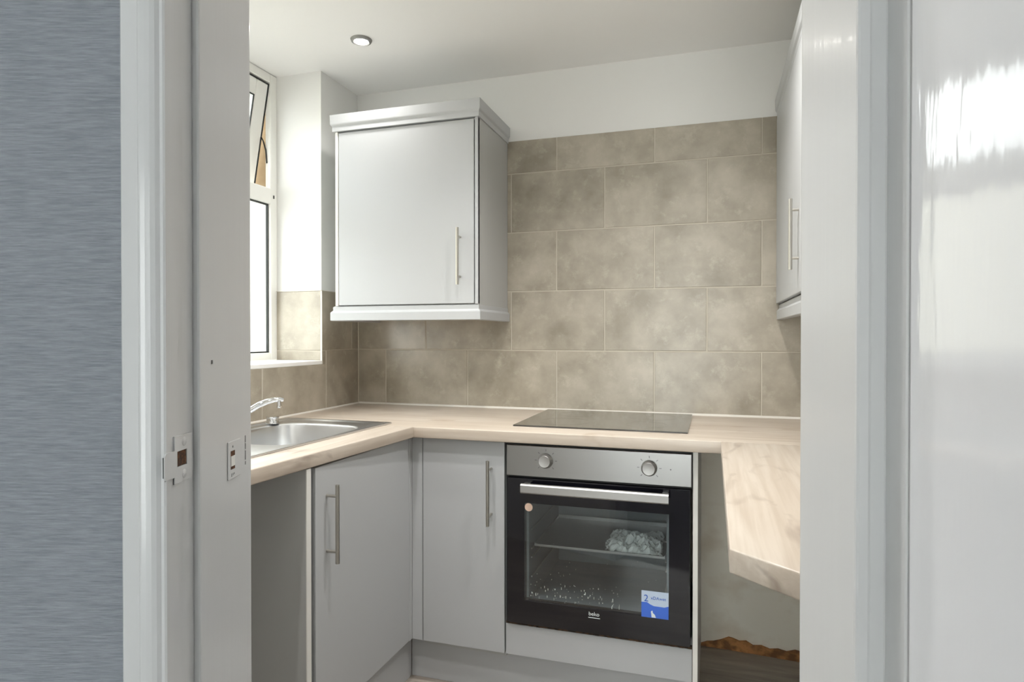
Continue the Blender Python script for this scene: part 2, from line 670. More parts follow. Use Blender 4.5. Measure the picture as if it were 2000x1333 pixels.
wr = empty('wall_right', (XR + 0.06, -0.8, 0), 'right kitchen wall behind the wall cupboard', kind='structure')
part('wall_surface', bx(XR, XR + 0.12, -1.66, 0.006, 0, H), M['paint_wall'], wr)

# ---- doorway wall (between hall and kitchen), built in the doorway frame
wf = empty('wall_front', fr(0, 0.64) + (0,), 'doorway wall papered in blue-grey on the near side', kind='structure', rotz=YAW)
b = bmesh.new()
box(b, HXL, LX - 0.035, DN, DF - 0.008, 0, H)
box(b, RX + 0.07, 1.2, DN, DF - 0.008, 0, H)
box(b, LX - 0.035, RX + 0.07, DN, DF - 0.008, 2.04, H)
part('wall_core', b, M['paint_wall'], wf, FR)
b = bmesh.new()
box(b, HXL, LX - 0.040, DN - 0.001, DN, 0, H)
box(b, RX + 0.09, 1.2, DN - 0.001, DN, 0, H)
box(b, LX - 0.06, RX + 0.09, DN - 0.001, DN, 2.10, H)
part('wallpaper', b, M['wallpaper'], wf, FR, label='blue-grey textured woven-look wallpaper')

# hall (room of the camera)
for nm, lab, q in [('wall_hall_left', 'left wall of the room before the doorway', (HXL - .1, HXL, HD0 - .14, 0.62)),
                   ('wall_hall_right', 'right wall of the room before the doorway', (1.2, 1.3, HD0 - .14, 0.62))]:
    top(nm, bx(q[0], q[1], q[2], q[3], 0, H), M['hall_paint'], lab, kind='structure', space=FR)
b = bmesh.new()
box(b, HXL, HWX0, HD0 - .14, HD0, 0, H)
box(b, HWX1, 1.2, HD0 - .14, HD0, 0, H)
box(b, HWX0, HWX1, HD0 - .14, HD0, 0, HWZ0)
box(b, HWX0, HWX1, HD0 - .14, HD0, HWZ1, H)
top('wall_hall_back', b, M['hall_paint'], 'rear wall with unseen window behind the viewer', kind='structure', space=FR)
w2 = empty('window_2', fr((HWX0 + HWX1) / 2, HD0 - .08) + (HWZ0,), 'unseen white framed window behind the viewer, placed to light the kitchen', kind='structure', rotz=YAW)  # never in view; its position is chosen to throw daylight into the kitchen
b = bmesh.new()
for a in [(HWX0, HWX0 + .06, HWZ0, HWZ1), (HWX1 - .06, HWX1, HWZ0, HWZ1), (HWX0 + .06, HWX1 - .06, HWZ0, HWZ0 + .06),
          (HWX0 + .06, HWX1 - .06, HWZ1 - .06, HWZ1), (-1.03, -.97, HWZ0 + .06, HWZ1 - .06)]:
    box(b, a[0], a[1], HD0 - .11, HD0 - .05, a[2], a[3], bev=.004)
part('window_frame', b, M['upvc'], w2, FR)
for x0, x1 in [(HWX0 + .06, -1.03), (-.97, HWX1 - .06)]:
    part('pane', bx(x0, x1, HD0 - .083, HD0 - .078, HWZ0 + .06, HWZ1 - .06), M['pane'], w2, FR)

# ================================================================== DOOR FRAME AND DOOR
RL = -0.3020         # rebate face on the left
RR = 0.3567          # rebate face on the right
DS = 0.600           # stop face (local y)
DJ = 0.5525          # near edge of the jamb
ZH = 2.02
tf = empty('trim_1', fr(0.0, 0.64) + (0,), 'white gloss painted door lining with stops and architrave', kind='structure', rotz=YAW)
b = bmesh.new()
box(b, RL - 0.030, RL, DJ, DF, 0, ZH + .03, bev=0.0015)
part('jamb', b, M['gloss_white'], tf, FR)
part('stop', bx(RL - .001, LX, DS, DF, 0, ZH, bev=0.0022, seg=2), M['gloss_white'], tf, FR)
b = bmesh.new()
box(b, RR, RR + .035, 0.5735, DF, 0, ZH + .03, bev=0.0015)
part('jamb', b, M['gloss_white'], tf, FR)
b = bmesh.new()
box(b, RX, RX + .0145, DS, DF, 0, ZH, bev=0.003, seg=2)
box(b, RX + .010, RR + .001, DS + .004, DF, 0, ZH, bev=0.003, seg=2)
part('stop', b, M['gloss_white'], tf, FR)
b = bmesh.new()
box(b, RL, RR, DJ, DF, ZH, ZH + .03, bev=0.0015)
box(b, RL, RR, DS, DF, ZH - .02, ZH + .001)
part('head', b, M['gloss_white'], tf, FR)
# architrave on the left, moulded section swept up
A0 = -0.3375         # outer edge
AP = [(A0, DN), (A0, 0.5485), (A0 + .0015, 0.5470), (-0.3222, 0.5470), (-0.3214, 0.5464), (-0.3205, 0.5459), (-0.3195, 0.5459),
      (-0.3160, 0.5466), (-0.3120, 0.5477), (-0.3085, 0.5495), (-0.3060, 0.5525), (-0.3056, DN)]
part('architrave', extrude_profile(bmesh.new(), AP, 'z', 0, 2.07), M['gloss_white'], tf, FR)
AQ = [(2 * 0.0286 - x, d) for x, d in AP]
b = bmesh.new()
box(b, -0.3056, RR + .05, 0.546, DN, 2.025, 2.07, bev=.003)
part('architrave', b, M['gloss_white'], tf, FR)


def frame_z(v, D):
    return 1.2238 - D * (v - 656.7) / 1239.7


def frame_D(u, X):
    return X * 1239.7 / (u - 1000)


# strike plate on the left rebate (keep) : plate with a lip toward the viewer and a latch hole
sp0, sp1 = frame_D(337, RL), frame_D(371, RL)
spl = frame_D(317, RL)
hd0, hd1 = frame_D(342, RL), frame_D(361, RL)
zp = lambda v: frame_z(v, (sp0 + sp1) / 2)
zt, zb, zl0, zl1, hz0, hz1 = zp(849), zp(940), zp(927), zp(876), zp(909), zp(879)
b = bmesh.new()
outl = [(sp0, zb), (sp1, zb), (sp1, zt), (sp0, zt), (sp0, zl1), (spl + .003, zl1), (spl, zl1 - .003), (spl, zl0 + .003),
        (spl + .003, zl0), (sp0, zl0)]
hole = [(hd0, hz0), (hd1, hz0), (hd1, hz1), (hd0, hz1)]
t = prism(bmesh.new(), outl, 0, 0.0016, bev=0.0, holes=[hole])
t.transform(Matrix(((0, 0, 1, RL), (1, 0, 0, 0), (0, 1, 0, 0), (0, 0, 0, 1))))
sp = part('strike_plate', t, M['gloss_white'], tf, FR, label='painted-over strike plate with latch hole')
b = bmesh.new()
box(b, RL, RL + 0.0007, hd0 + .0002, hd1 - .0002, hz0 + .0002, hz1 - .0002)
part('latch_hole', b, M['rust'], sp, FR, label='bare brown wood in the latch hole')
for zz in (zp(863), zp(926)):
    b = bmesh.new()
    lathe(b, [(0.0, .0021), (.0034, .0021), (.0042, .0016), (.0042, 0)], 18, (RL, (sp0 + sp1) / 2 + .001, zz), (1, 0, 0))
    box(b, RL + .0020, RL + .0023, (sp0 + sp1) / 2 - .0018, (sp0 + sp1) / 2 + .0038, zz - .0004, zz + .0004)
    part('screw', b, M['gloss_white'], sp, FR, sm=True)
b = bmesh.new()
e = 0.0004
box(b, RL, RL + .0009, sp1, sp1 + e, zb, zt - .004)
box(b, RL, RL + .0009, sp0 - e, sp0, zb, zl0)
box(b, RL, RL + .0009, sp0, sp1 - .005, zb - e, zb)
box(b, RL, RL + .0009, spl - e * 1.6, spl, zl0 + .003, zl1 - .003)
box(b, RL, RL + .0009, spl + .002, sp0, zl0 - e, zl0)
part('paint_crack', b, M['mark'], sp, FR)
# older plate let into the stop, half filled
oz = lambda v: frame_z(v, 0.665)
od0, od1 = frame_D(443, LX), frame_D(467, LX)
s0, s1 = frame_D(448, LX), frame_D(456, LX)
t = bx(LX, LX + .0010, od0, od1, oz(937), oz(863), bev=.0004)
op = part('old_strike_plate', t, M['gloss_white'], tf, FR, label='old filled and painted strike plate')
part('slot', bx(LX + .0009, LX + .0012, s0, s1, oz(918), oz(882)), M['rust'], op, FR)
part('slot_filler', bx(LX + .0010, LX + .0014, s0 + .0003, s1 - .0003, oz(912), oz(892)), M['cab_edge'], op, FR)
b = bmesh.new()
box(b, LX + .0009, LX + .0012, (s0 + s1) / 2 - .0008, (s0 + s1) / 2 + .0008, oz(876), oz(872))
for dd in (-.003, 0, .003):
    box(b, LX + .0009, LX + .0012, (s0 + s1) / 2 + dd, (s0 + s1) / 2 + dd + .0009, oz(931 - dd * 500), oz(926))
part('screw_hole', b, M['mark'], op, FR)
b = bmesh.new()
ec = frame_D(478, LX)
for v0, v1 in [(862, 876), (878, 890), (893, 912), (915, 922)]:
    box(b, LX - .0002, LX + .0004, ec, ec + .0008, oz(v1), oz(v0))
box(b, LX - .0002, LX + .0004, frame_D(412, LX), frame_D(415, LX), oz(708), oz(701))
part('paint_chip', b, M['mark'], tf, FR)

# the door itself, open toward the viewer on the right
d1 = empty('door_1', fr(0.377, 0.568) + (0,), 'white gloss flush door standing open toward the viewer', kind='structure', rotz=YAW)
DR = FR @ Matrix.Translation((RR, 0.57, 0)) @ Matrix.Rotation(math.radians(1.2), 4, 'Z') @ Matrix.Translation((-RR, -0.57, 0))
part('door_leaf', bx(RR + .0002, RR + .0402, -0.13, 0.5700, 0.006, 2.012, bev=0.0025, seg=2), M['door_gloss'], d1, DR)
b = bmesh.new()
for z in (0.25, 1.78):
    tube(b, [(RR + .046, 0.574, z), (RR + .046, 0.574, z + .1)], 0.0045, 10)
part('hinge', b, M['nickel'], d1, FR)

# ================================================================== WINDOW
w1 = empty('window_1', (-0.26, (WY0 + WY1) / 2, WZ0), 'white plastic window with the top vent tilted open above the sink', kind='structure')
XI, XO = -0.228, -0.256
b = bmesh.new()
box(b, XO, XI, -0.326, -0.284, WZ0, H - .002, bev=.003)
box(b, XO, XI, -1.456, -1.414, WZ0, H - .002, bev=.003)
box(b, XO, XI, -1.414, -0.326, 2.307, H - .002, bev=.003)
box(b, XO, XI, -1.414, -0.326, WZ0, 1.152, bev=.003)
part('window_frame', b, M['upvc'], w1)
part('transom', bx(XO, XI + .002, -1.414, -0.322, 1.790, 1.856, bev=.004), M['upvc'], w1)
part('drain_cap', bx(XI, XI + .003, -.3105, -.3045, 1.815, 1.829, bev=.001), M['gasket'], w1)


def gasket(b, y0, y1, z0, z1, x0, x1, w=.004):
    box(b, x0, x1, y0, y0 + w, z0, z1)
    box(b, x0, x1, y1 - w, y1, z0, z1)
    box(b, x0, x1, y0 + w, y1 - w, z0, z0 + w)
    box(b, x0, x1, y0 + w, y1 - w, z1 - w, z1)
    return b


part('gasket', gasket(bmesh.new(), -1.414, -.326, 1.152, 1.790, XI - .022, XI - .012, .006), M['gasket'], w1)
part('pane', bx(-.250, -.246, -1.412, -.328, 1.154, 1.788), M['pane'], w1)
# open top-hung sash
SA = math.radians(10.0)
S = Matrix.Translation((-0.262, 0, 2.300)) @ Matrix.Rotation(SA, 4, 'Y') @ Matrix.Translation((0.262, 0, -2.300))
b = bmesh.new()
sy0, sy1, sz0, sz1 = -1.408, -.331, 1.862, 2.303
for a in [(sy0, sy0 + .07, sz0, sz1), (sy1 - .07, sy1, sz0, sz1), (sy0 + .07, sy1 - .07, sz0, sz0 + .066), (sy0 + .07, sy1 - .07, sz1 - .066, sz1)]:
    box(b, -.288, -.234, a[0], a[1], a[2], a[3], bev=.004)
sash = part('opening_sash', b, M['upvc'], w1, S)
part('gasket', gasket(bmesh.new(), sy0 + .07, sy1 - .07, sz0 + .066, sz1 - .066, -.240, -.236, .005), M['gasket'], sash, S)
part('gasket', gasket(bmesh.new(), sy0 - .005, sy1 + .005, sz0 - .003, sz1 + .004, -.244, -.2335, .0055), M['gasket'], sash, S)
part('pane', bx(-.262, -.258, sy0 + .07, sy1 - .07, sz0 + .066, sz1 - .066), M['pane'], sash, S)
b = bmesh.new()
tube(b, [(-.250, -.3295, 2.02), (-.262, -.3305, 2.06), (-.284, -.3315, 2.10)], .003, 8)
tube(b, [(-.246, -.3290, 1.965), (-.250, -.3295, 2.02)], .0028, 8)
part('window_stay', b, M['gasket'], w1, label='dark metal stay arm')
part('sill_board', bx(-0.228, 0.0005, -1.4555, -0.2845, 1.1035, 1.120, bev=.002), M['sill'], w1)

# outside: neighbouring cream wall with brick above, yard
nb = empty('neighbour_wall', (-4.6, 0.6, -0.3), 'cream rendered neighbouring wall outside the window', 'building')
part('rendered_wall', bx(-4.8, -4.5, -6.0, 9.0, -0.3, 2.95), M['render'], nb)
part('coping', bx(-4.85, -4.45, -6.0, 9.0, 2.95, 3.01, bev=.01), M['render'], nb)
top('ground', bx(-14.0, -0.34, -9.0, 9.0, -0.36, -0.30), M['paving'], 'grey paved yard outside the kitchen window', kind='structure')

# ================================================================== DOWNLIGHTS
def downlight(x, y, label, watts=LAMP_W):
    t = empty('ceiling_downlight', (x, y, H - .012), label, 'downlight', 'recessed kitchen downlights')
    b = bmesh.new()
    lathe(b, [(.0255, .0112), (.0262, .004), (.0300, .001), (.0375, .004), (.0405, .0112), (.0255, .0115)], 36, (x, y, H - .0118))
    part('trim_ring', b, M['nickel'], t, sm=True)
    b = bmesh.new()
    lathe(b, [(0, .0075), (.0256, .0075), (.0256, .0110), (0, .0110)], 32, (x, y, H - .0118))
    part('lamp_lens', b, M['lens'], t, label='glowing white lamp lens')
    d = bpy.data.lights.new('downlight_beam', 'SPOT')
    d.energy = watts
    d.spot_size = math.radians(140)
    d.spot_blend = 1.0
    d.shadow_soft_size = .03
    d.color = (1.0, 0.98, 0.95)
    o = bpy.data.objects.new('downlight_beam', d)
    col.objects.link(o)
    o.parent = t
    o.location = (0, 0, -.012)


downlight(0.306, -0.482, 'round downlight in the ceiling above the left wall cupboard', 3.5)
downlight(1.50, -0.90, 'added round fill downlight in the ceiling before the right wall cupboard, out of view')  # unseen lamp added to fill the lower kitchen
downlight(0.62, -1.62, 'added round fill downlight in the ceiling above the sink end, out of view')  # also unseen, added for more fill at the sink end
downlight(1.05, -1.25, 'added round fill downlight in the middle of the kitchen ceiling, out of view')  # unseen, added so its floor bounce reaches the void beside the oven


# ================================================================== KITCHEN UNITS
def bar_handle(parent, p0, p1, out, post=0.030, r=0.0058, inset=0.032):
    """bar from p0 to p1 (world) standing off the face; out = unit vector pointing off the door"""
    p0, p1, out = Vector(p0), Vector(p1), Vector(out)
    d = (p1 - p0).normalized()
    h = part('handle', tube(bmesh.new(), [p0, p1], r, 14), M['satin'], parent, label='brushed metal bar handle', sm=True)
    for q in (p0 + d * inset, p1 - d * inset):
        part('handle_post', tube(bmesh.new(), [q, q - out * (post + .001)], r * .72, 10), M['satin'], h, sm=True)
    return h


CORN = [(0.0, 0.0), (0.011, 0.0), (0.011, 0.019), (0.013, 0.022), (0.016, 0.026), (0.017, 0.030), (0.018, 0.066), (-0.012, 0.066), (-0.012, 0.0)]
PELM = [(0.0, 0.0), (0.006, 0.0), (0.012, -0.004), (0.012, -0.018), (0.018, -0.024), (0.020, -0.028), (0.020, -0.058), (0.016, -0.060), (-0.004, -0.060), (-0.004, 0.0)]

# ---- wall cupboard on the back wall
ux0, ux1, uy, uz0, uz1 = 0.113, 0.731, -0.345, 1.345, 2.052
wc = empty('wall_cupboard', ((ux0 + ux1) / 2, uy / 2, uz0), 'grey wall cupboard beside the window with one handled door', 'cupboard')
b = bmesh.new()
box(b, ux0 + .0, ux0 + .017, uy, -.002, uz0, uz1, bev=.001)
box(b, ux1 - .017, ux1, uy, -.002, uz0, uz1, bev=.001)
box(b, ux0 + .017, ux1 - .017, uy + .004, -.002, uz0, uz0 + .018)
box(b, ux0 + .017, ux1 - .017, uy + .004, -.002, uz1 - .018, uz1)
box(b, ux0 + .017, ux1 - .017, -.012, -.002, uz0 + .018, uz1 - .018)
part('body', b, M['cab_body'], wc)
part('end_panel', bx(ux1, ux1 + .002, uy - .016, -.0025, uz0 - .003, uz1, bev=.0008), M['cab_body'], wc)
dr = part('door', bx(ux0 + .017, ux1 - .0155, uy - .018, uy - .001, uz0 + .003, uz1 - .006, bev=.0022, seg=2), M['cab'], wc)
bar_handle(dr, (.660, uy - .048, 1.633), (.660, uy - .048, 1.418), (0, -1, 0))
part('side_edge', bx(ux0, ux0 + .0135, uy - .018, uy - .001, uz0, uz1, bev=.002), M['cab_edge'], wc)
part('side_edge', bx(ux1 - .0115, ux1 + .002, uy - .018, uy - .001, uz0, uz1, bev=.002), M['cab'], wc)
path = [(ux0 + .002, -.004), (ux0 + .002, uy - .014), (ux1 - .004, uy - .014), (ux1 - .004, -.004)]
part('cornice', mitred(bmesh.new(), path[::-1][::-1], [(-o + 0.0 if False else o, uz1 + z) for o, z in CORN]), M['cab'], wc)
pp = [(ux0 + .000, -.004), (ux0 + .000, uy - .004), (ux1 - .008, uy - .004), (ux1 - .008, -.004)]
part('pelmet', mitred(bmesh.new(), pp, [(o, uz0 + z) for o, z in PELM]), M['cab'], wc)
b = bmesh.new()
box(b, ux0 + .017, ux1 - .017, uy + .004, -.004, uz0 - .004, uz0 - .0005)
part('raw_underside', b, M['raw'], wc, label='bare chipboard underside')

# ---- wall cupboard on the right wall
rx, ry0 = 1.808, -0.93
rc = empty('wall_cupboard', ((rx + XR) / 2, -.45, uz0), 'grey wall cupboard on the right, cut off by the door frame', 'cupboard')
b = bmesh.new()
box(b, rx + .018, XR - .002, -.018, -.002, uz0, uz1, bev=.001)
box(b, rx + .018, XR - .002, ry0, ry0 + .017, uz0, uz1, bev=.001)
box(b, rx + .020, XR - .002, ry0 + .017, -.018, uz0, uz0 + .018)
box(b, rx + .020, XR - .002, ry0 + .017, -.018, uz1 - .018, uz1)
box(b, XR - .012, XR - .002, ry0 + .017, -.018, uz0 + .018, uz1 - .018)
part('body', b, M['cab_body'], rc)
dr = part('door', bx(rx, rx + .017, -.712, -.004, uz0 + .002, uz1 - .003, bev=.002, seg=2), M['cab'], rc)
bar_handle(dr, (rx - .022, -.665, 1.611), (rx - .022, -.665, 1.411), (-1, 0, 0), post=.022, r=.0052)
part('door', bx(rx, rx + .017, ry0, -.716, uz0 + .002, uz1 - .003, bev=.002, seg=2), M['cab'], rc)
part('cornice', mitred(bmesh.new(), [(rx + .012, -.003), (rx + .012, ry0)], [(o, uz1 + z) for o, z in CORN]), M['cab'], rc)
part('pelmet', mitred(bmesh.new(), [(rx + .022, -.003), (rx + .022, ry0)], [(o, uz0 + z) for o, z in PELM]), M['cab'], rc)

# ---- base cupboard between the corner and the oven
WZ = 0.872
fy = -0.585
bc = empty('base_cupboard', (.76, -.3, 0), 'narrow grey base cupboard left of the oven', 'cupboard')
b = bmesh.new()
box(b, .608, .625, -.566, -.02, .135, WZ - .002)
box(b, .894, .911, -.566, -.02, .135, WZ - .002)
box(b, .625, .894, -.566, -.02, .135, .153)
box(b, .625, .894, -.030, -.02, .153, WZ - .002)
for x in (.63, .87):
    for y in (-.5, -.1):
        tube(b, [(x + .01, y, 0), (x + .01, y, .136)], .016, 10)
part('body', b, M['cab_body'], bc)
dr = part('door', bx(.6095, .9105, fy, -.567, .152, .866, bev=.002, seg=2), M['cab'], bc)
bar_handle(dr, (.864, fy - .040, .807), (.864, fy - .040, .589), (0, -1, 0), post=.040)
# corner post (L section)
b = bmesh.new()
box(b, .566, .606, fy + .003, -.567, .150, .868, bev=.0015)
box(b, .548, .566, -.600, -.567, .150, .868, bev=.0015)
top('corner_post', b, M['cab'], 'narrow grey corner post between the two cupboard runs', 'panel')

# ---- sink cupboard on the left run; its end panel faces the camera
sc = empty('sink_cupboard', (.3, -.9, 0), 'grey base cupboard under the sink with its end panel showing', 'cupboard')
x0s, x1s = 0.566, 0.5535
b = bmesh.new()
prism(b, [(.03, -1.176), (x1s - .002, -1.176), (x1s - .002, -1.158), (.03, -1.158)], 0.0, WZ - .002)
part('end_panel', b, M['cab_body'], sc)
b = bmesh.new()
prism(b, [(x1s - .002, -1.1765), (x1s + .001, -1.1765), (x1s + .001, -1.1575), (x1s - .002, -1.1575)], 0.0, WZ - .002)
part('panel_edge', b, M['cab_edge'], sc, label='pale front edge of the end panel')
b = bmesh.new()
box(b, .03, .530, -.640, -.622, .135, .70)
box(b, .03, .530, -1.158, -.640, .135, .153)
part('body', b, M['cab_body'], sc)
b = bmesh.new()
prism(b, [(x0s - .001, -.602), (x0s - .019, -.602), (x1s - .0165, -1.139), (x1s + .0015, -1.139)], .152, .866, bev=.002)
dr = part('door', b, M['cab'], sc)
bar_handle(dr, (.5905, -1.088, .812), (.5905, -1.088, .594), (1, 0, 0), post=.034)

# ---- plinths
top('plinth_board', bx(.546, 1.519, -.545, -.529, 0.0, .148, bev=.001), M['cab'], 'grey plinth board running under the oven', 'plinth')
top('plinth_board', bx(.529, .545, -1.157, -.545, 0.0, .148, bev=.001), M['cab'], 'grey plinth board under the sink cupboard', 'plinth')

# ---- oven housing
oh = empty('oven_housing', (1.22, -.3, 0), 'grey housing around the built-in oven with a pale end panel', 'cupboard')
part('end_panel', bx(1.521, 1.536, -.583, -.005, 0, WZ - .002, bev=.0008), M['cab_body'], oh)
part('panel_edge', bx(1.521, 1.536, -.5855, -.583, 0, WZ - .002, bev=.0006), M['cab_edge'], oh)
part('filler_panel', bx(.9155, 1.5195, fy, -.567, .152, .2560, bev=.0015), M['cab'], oh)
part('shelf', bx(.9155, 1.5195, -.56, -.03, .236, .256), M['cab_body'], oh)
b = bmesh.new()
for i in range(46):
    x = .9165 + i * .0131
    h = .0065 + random.random() * .004
    box(b, x, x + .0133, fy + .002 - random.random() * .001, fy + .012, .2555, .2555 + h)
part('dirty_gap', b, M['dirt'], oh, label='grimy brown gap under the oven door')

# ================================================================== WORKTOPS
WT = 0.910


def worktop(name, pts, m, label, holes=()):
    return top(name, prism(bmesh.new(), pts, WZ, WT, bev=.0035, seg=3, holes=holes), m, label, 'worktop', sm=True)


worktop('worktop', [(0.002, -.003), (XR - .003, -.003), (XR - .003, -.6245), (.002, -.6245)], M['oak_x'],
        'pale oak laminate worktop along the back wall with the hob')
SX = lambda y: 0.594 + (y + .625) * 0.0655          # slightly tapering front edge of the sink run


def sfront(y):
    return 0.483 + (y + .578) * 0.05


bowl_cx, bowl_cy = .268, -.875
worktop('worktop', [(0.002, -.6265), (SX(-.6265), -.6265), (SX(-1.80), -1.80), (.002, -1.80)], M['oak_y'],
        'pale oak laminate worktop holding the sink',
        holes=[[(.06, -.632), (.463, -.632), (.4465, -1.24), (.06, -1.24)]])
worktop('worktop', [(1.602, -.6265), (XR - .003, -.6265), (XR - .003, -1.66), (1.70, -1.7085), (1.602, -1.621)], M['oak_y'],
        'pale oak laminate worktop on the right with an angled end')
# hidden carriers of the overhanging ends
top('gable_board', bx(.03, .52, -1.79, -1.772, 0, WZ - .0005), M['cab_body'], 'grey panel carrying the far end of the sink worktop', 'panel')
top('support_batten', bx(2.10, XR, -1.62, -.64, WZ - .045, WZ - .0005), M['cab_edge'], 'pale batten on the wall carrying the right worktop', 'batten')
b = bmesh.new()
extrude_profile(b, [(-.0008, WT - .0002), (-.0072, WT - .0002), (-.0058, WT + .0035), (-.0005, WT + .0075)], 'x', .003, XR - .003)
top('trim_2', b, M['caulk'], 'white sealant bead between back worktop and tiles', kind='structure')
b = bmesh.new()
extrude_profile(b, [(.0008, WT - .0002), (.006, WT - .0002), (.005, WT + .003), (.0005, WT + .006)], 'y', -1.79, -.007)
top('trim_3', b, M['caulk'], 'white sealant bead behind the sink', kind='structure')

# ================================================================== HOB
hb = empty('hob', (1.21, -.26, WT), 'black glass electric hob flush on the back worktop', 'hob')
part('glass_top', bx(.916, 1.503, -.508, -.0105, WT + .0002, WT + .0052, bev=.0012), M['hob_glass'], hb)
rg = M['mark']
for cx, cy, r in [(1.07, -.37, .09), (1.07, -.15, .072), (1.36, -.37, .072), (1.36, -.15, .09)]:
    b = bmesh.new()
    lathe(b, [(r - .0008, .0), (r + .0008, .0), (r + .0008, .0002), (r - .0008, .0002), (r - .0008, 0)], 40, (cx, cy, WT + .0051))
    part('cooking_zone', b, M['hob_glass'], hb)

# ================================================================== OVEN
ov = empty('oven', (1.22, -.3, .264), 'built-in single oven with steel control panel and black glass door', 'oven')
OX0, OX1, OF = .9215, 1.5175, -.595
part('control_panel', bx(OX0, OX1, OF, -.572, .7585, .8605, bev=.0015), M['steel_panel'], ov, label='brushed steel control panel')
b = bmesh.new()
box(b, OX0 - .004, OX1 + .0025, -.583, -.571, .752, .8705)
for q in [(OX0 + .004, .984, .268, .757), (1.449, OX1 - .004, .268, .757), (.984, 1.449, .268, .346), (.984, 1.449, .670, .757)]:
    box(b, q[0], q[1], -.5765, -.571, q[2], q[3])
part('body_front', b, M['black'], ov)
for kx, kz in [(1.057, .8145), (1.390, .8115)]:
    b = bmesh.new()
    lathe(b, [(.0235, 0), (.0245, .003), (.0245, .010), (.0220, .0135), (.0200, .0225), (.0185, .0245), (.0165, .0240), (0, .0230)], 36,
          (kx, OF, kz), (0, -1, 0))
    kn = part('knob', b, M['steel'], ov, sm=True)
    b = bmesh.new()
    for a in range(0, 360, 45):
        if a == 270:
            continue
        ca, sa = math.cos(math.radians(a)), math.sin(math.radians(a))
        t = bx(-.0035, .0035, -.0003, .0, -.0009, .0009)
        t.transform(Matrix.Translation((kx + .034 * ca, OF, kz + .034 * sa)) @ Matrix.Rotation(-math.radians(a), 4, 'Y'))
        merge(b, t)
    part('dial_marks', b, M['mark'], kn, kind='stuff')
part('indicator', lathe(bmesh.new(), [(.0022, 0), (.0022, .0006), (0, .0008)], 14, (1.455, OF, .810), (0, -1, 0)), M['mark'], ov)
# door leaf: black glass border around a tinted window
DX0, DX1, DZ0, DZ1 = .9225, 1.5135, .2660, .7505
GX0, GX1, GZ0, GZ1 = .983, 1.450, .346, .670
b = bmesh.new()
prism(b, [(DX0, DZ0), (DX1, DZ0), (DX1, DZ1), (DX0, DZ1)], 0, .018, bev=.0012, holes=[[(GX0, GZ0), (GX1, GZ0), (GX1, GZ1), (GX0, GZ1)]])
b.transform(Matrix(((1, 0, 0, 0), (0, 0, -1, OF + .018), (0, 1, 0, 0), (0, 0, 0, 1))))
bmesh.ops.recalc_face_normals(b, faces=b.faces[:])
od = part('oven_door', b, M['black_glass'], ov)
part('window_pane', bx(GX0, GX1, OF + .0001, OF + .004, GZ0, GZ1), M['oven_pane'], od, label='tinted oven window')
b = bmesh.new()
b2 = bmesh.new()
extrude_profile(b2, [(-.640, .7125), (-.6435, .7165), (-.6435, .7385), (-.640, .7425), (-.628, .7425), (-.626, .739), (-.626, .716), (-.628, .7125)], 'x', .9835, 1.4515)
hn = part('door_handle', b2, M['steel'], od, label='flat brushed steel bar handle')
for x in (.9850, 1.4300):
    part('handle_bracket', bx(x, x + .020, -.627, OF + .0005, .7165, .7395, bev=.002), M['steel_panel'], hn)
# cavity
b = bmesh.new()
cx0, cx1, cz0, cz1, cy0, cy1 = .992, 1.442, .330, .690, -.570, -.14
box(b, cx0 - .01, cx0, cy0, cy1, cz0, cz1)
box(b, cx1, cx1 + .01, cy0, cy1, cz0, cz1)
box(b, cx0 - .01, cx1 + .01, cy0, cy1, cz0 - .01, cz0)
box(b, cx0 - .01, cx1 + .01, cy0, cy1, cz1, cz1 + .01)
box(b, cx0 - .01, cx1 + .01, cy1, cy1 + .01, cz0 - .01, cz1 + .01)
part('cavity', b, M['enamel'], ov, label='dark enamel oven cavity')
for z in (.41, .475, .505, .57):
    for x in (cx0 + .004, cx1 - .004):
        part('shelf_rail', tube(bmesh.new(), [(x, -.55, z), (x, -.17, z)], .0025, 6), M['steel'], ov)
# print on the door
PM = Matrix(((1, 0, 0, 0), (0, 0, -1, 0), (0, 1, 0, 0), (0, 0, 0, 1)))     # text plane facing the camera side (-y)
b = text_bm('beko', .0175, Matrix.Translation((1.2165, OF - .0003, .3295)) @ PM)
lg = part('maker_logo', b, M['white_print'], od, label='white maker name on the oven door')
part('logo_line', bx(1.198, 1.236, OF - .0004, OF, .3165, .3185), M['white_print'], lg)
b = lathe(bmesh.new(), [(.0, 0.0), (.0135, 0.0), (.0135, .0005), (0, .0006)], 28, (.9985, OF, .6565), (0, -1, 0))
part('round_sticker', b, M['peach'], od, label='round peach sticker')
st = part('energy_sticker', bx(1.3665, 1.4495, OF - .0006, OF, .3430, .4260), M['sticker'], od, label='square pale blue and blue sticker')
b = bmesh.new()
prism(b, [(1.3665, .3430), (1.4495, .3430), (1.4495, .3840), (1.437, .3795), (1.405, .3800), (1.393, .3845), (1.384, .3905), (1.3665, .3895)], 0, .0004)
b.transform(Matrix(((1, 0, 0, 0), (0, 0, -1, OF - .0005), (0, 1, 0, 0), (0, 0, 0, 1))))
part('blue_wave', b, M['sticker_blue'], st)
b = text_bm('2', .030, Matrix.Translation((1.381, OF - .0008, .4015)) @ PM)
merge(b, text_bm('xDAwet', .0135, Matrix.Translation((1.4185, OF - .0008, .4045)) @ PM))
part('sticker_lettering', b, M['blue_print'], st)
b = bmesh.new()
prism(b, [(1.398, .3445), (1.411, .3445), (1.408, .353), (1.402, .358), (1.400, .366), (1.396, .362)], 0, .0003)
b.transform(Matrix(((1, 0, 0, 0), (0, 0, -1, OF - .0009), (0, 1, 0, 0), (0, 0, 0, 1))))
part('white_figure', b, M['white_print'], st)
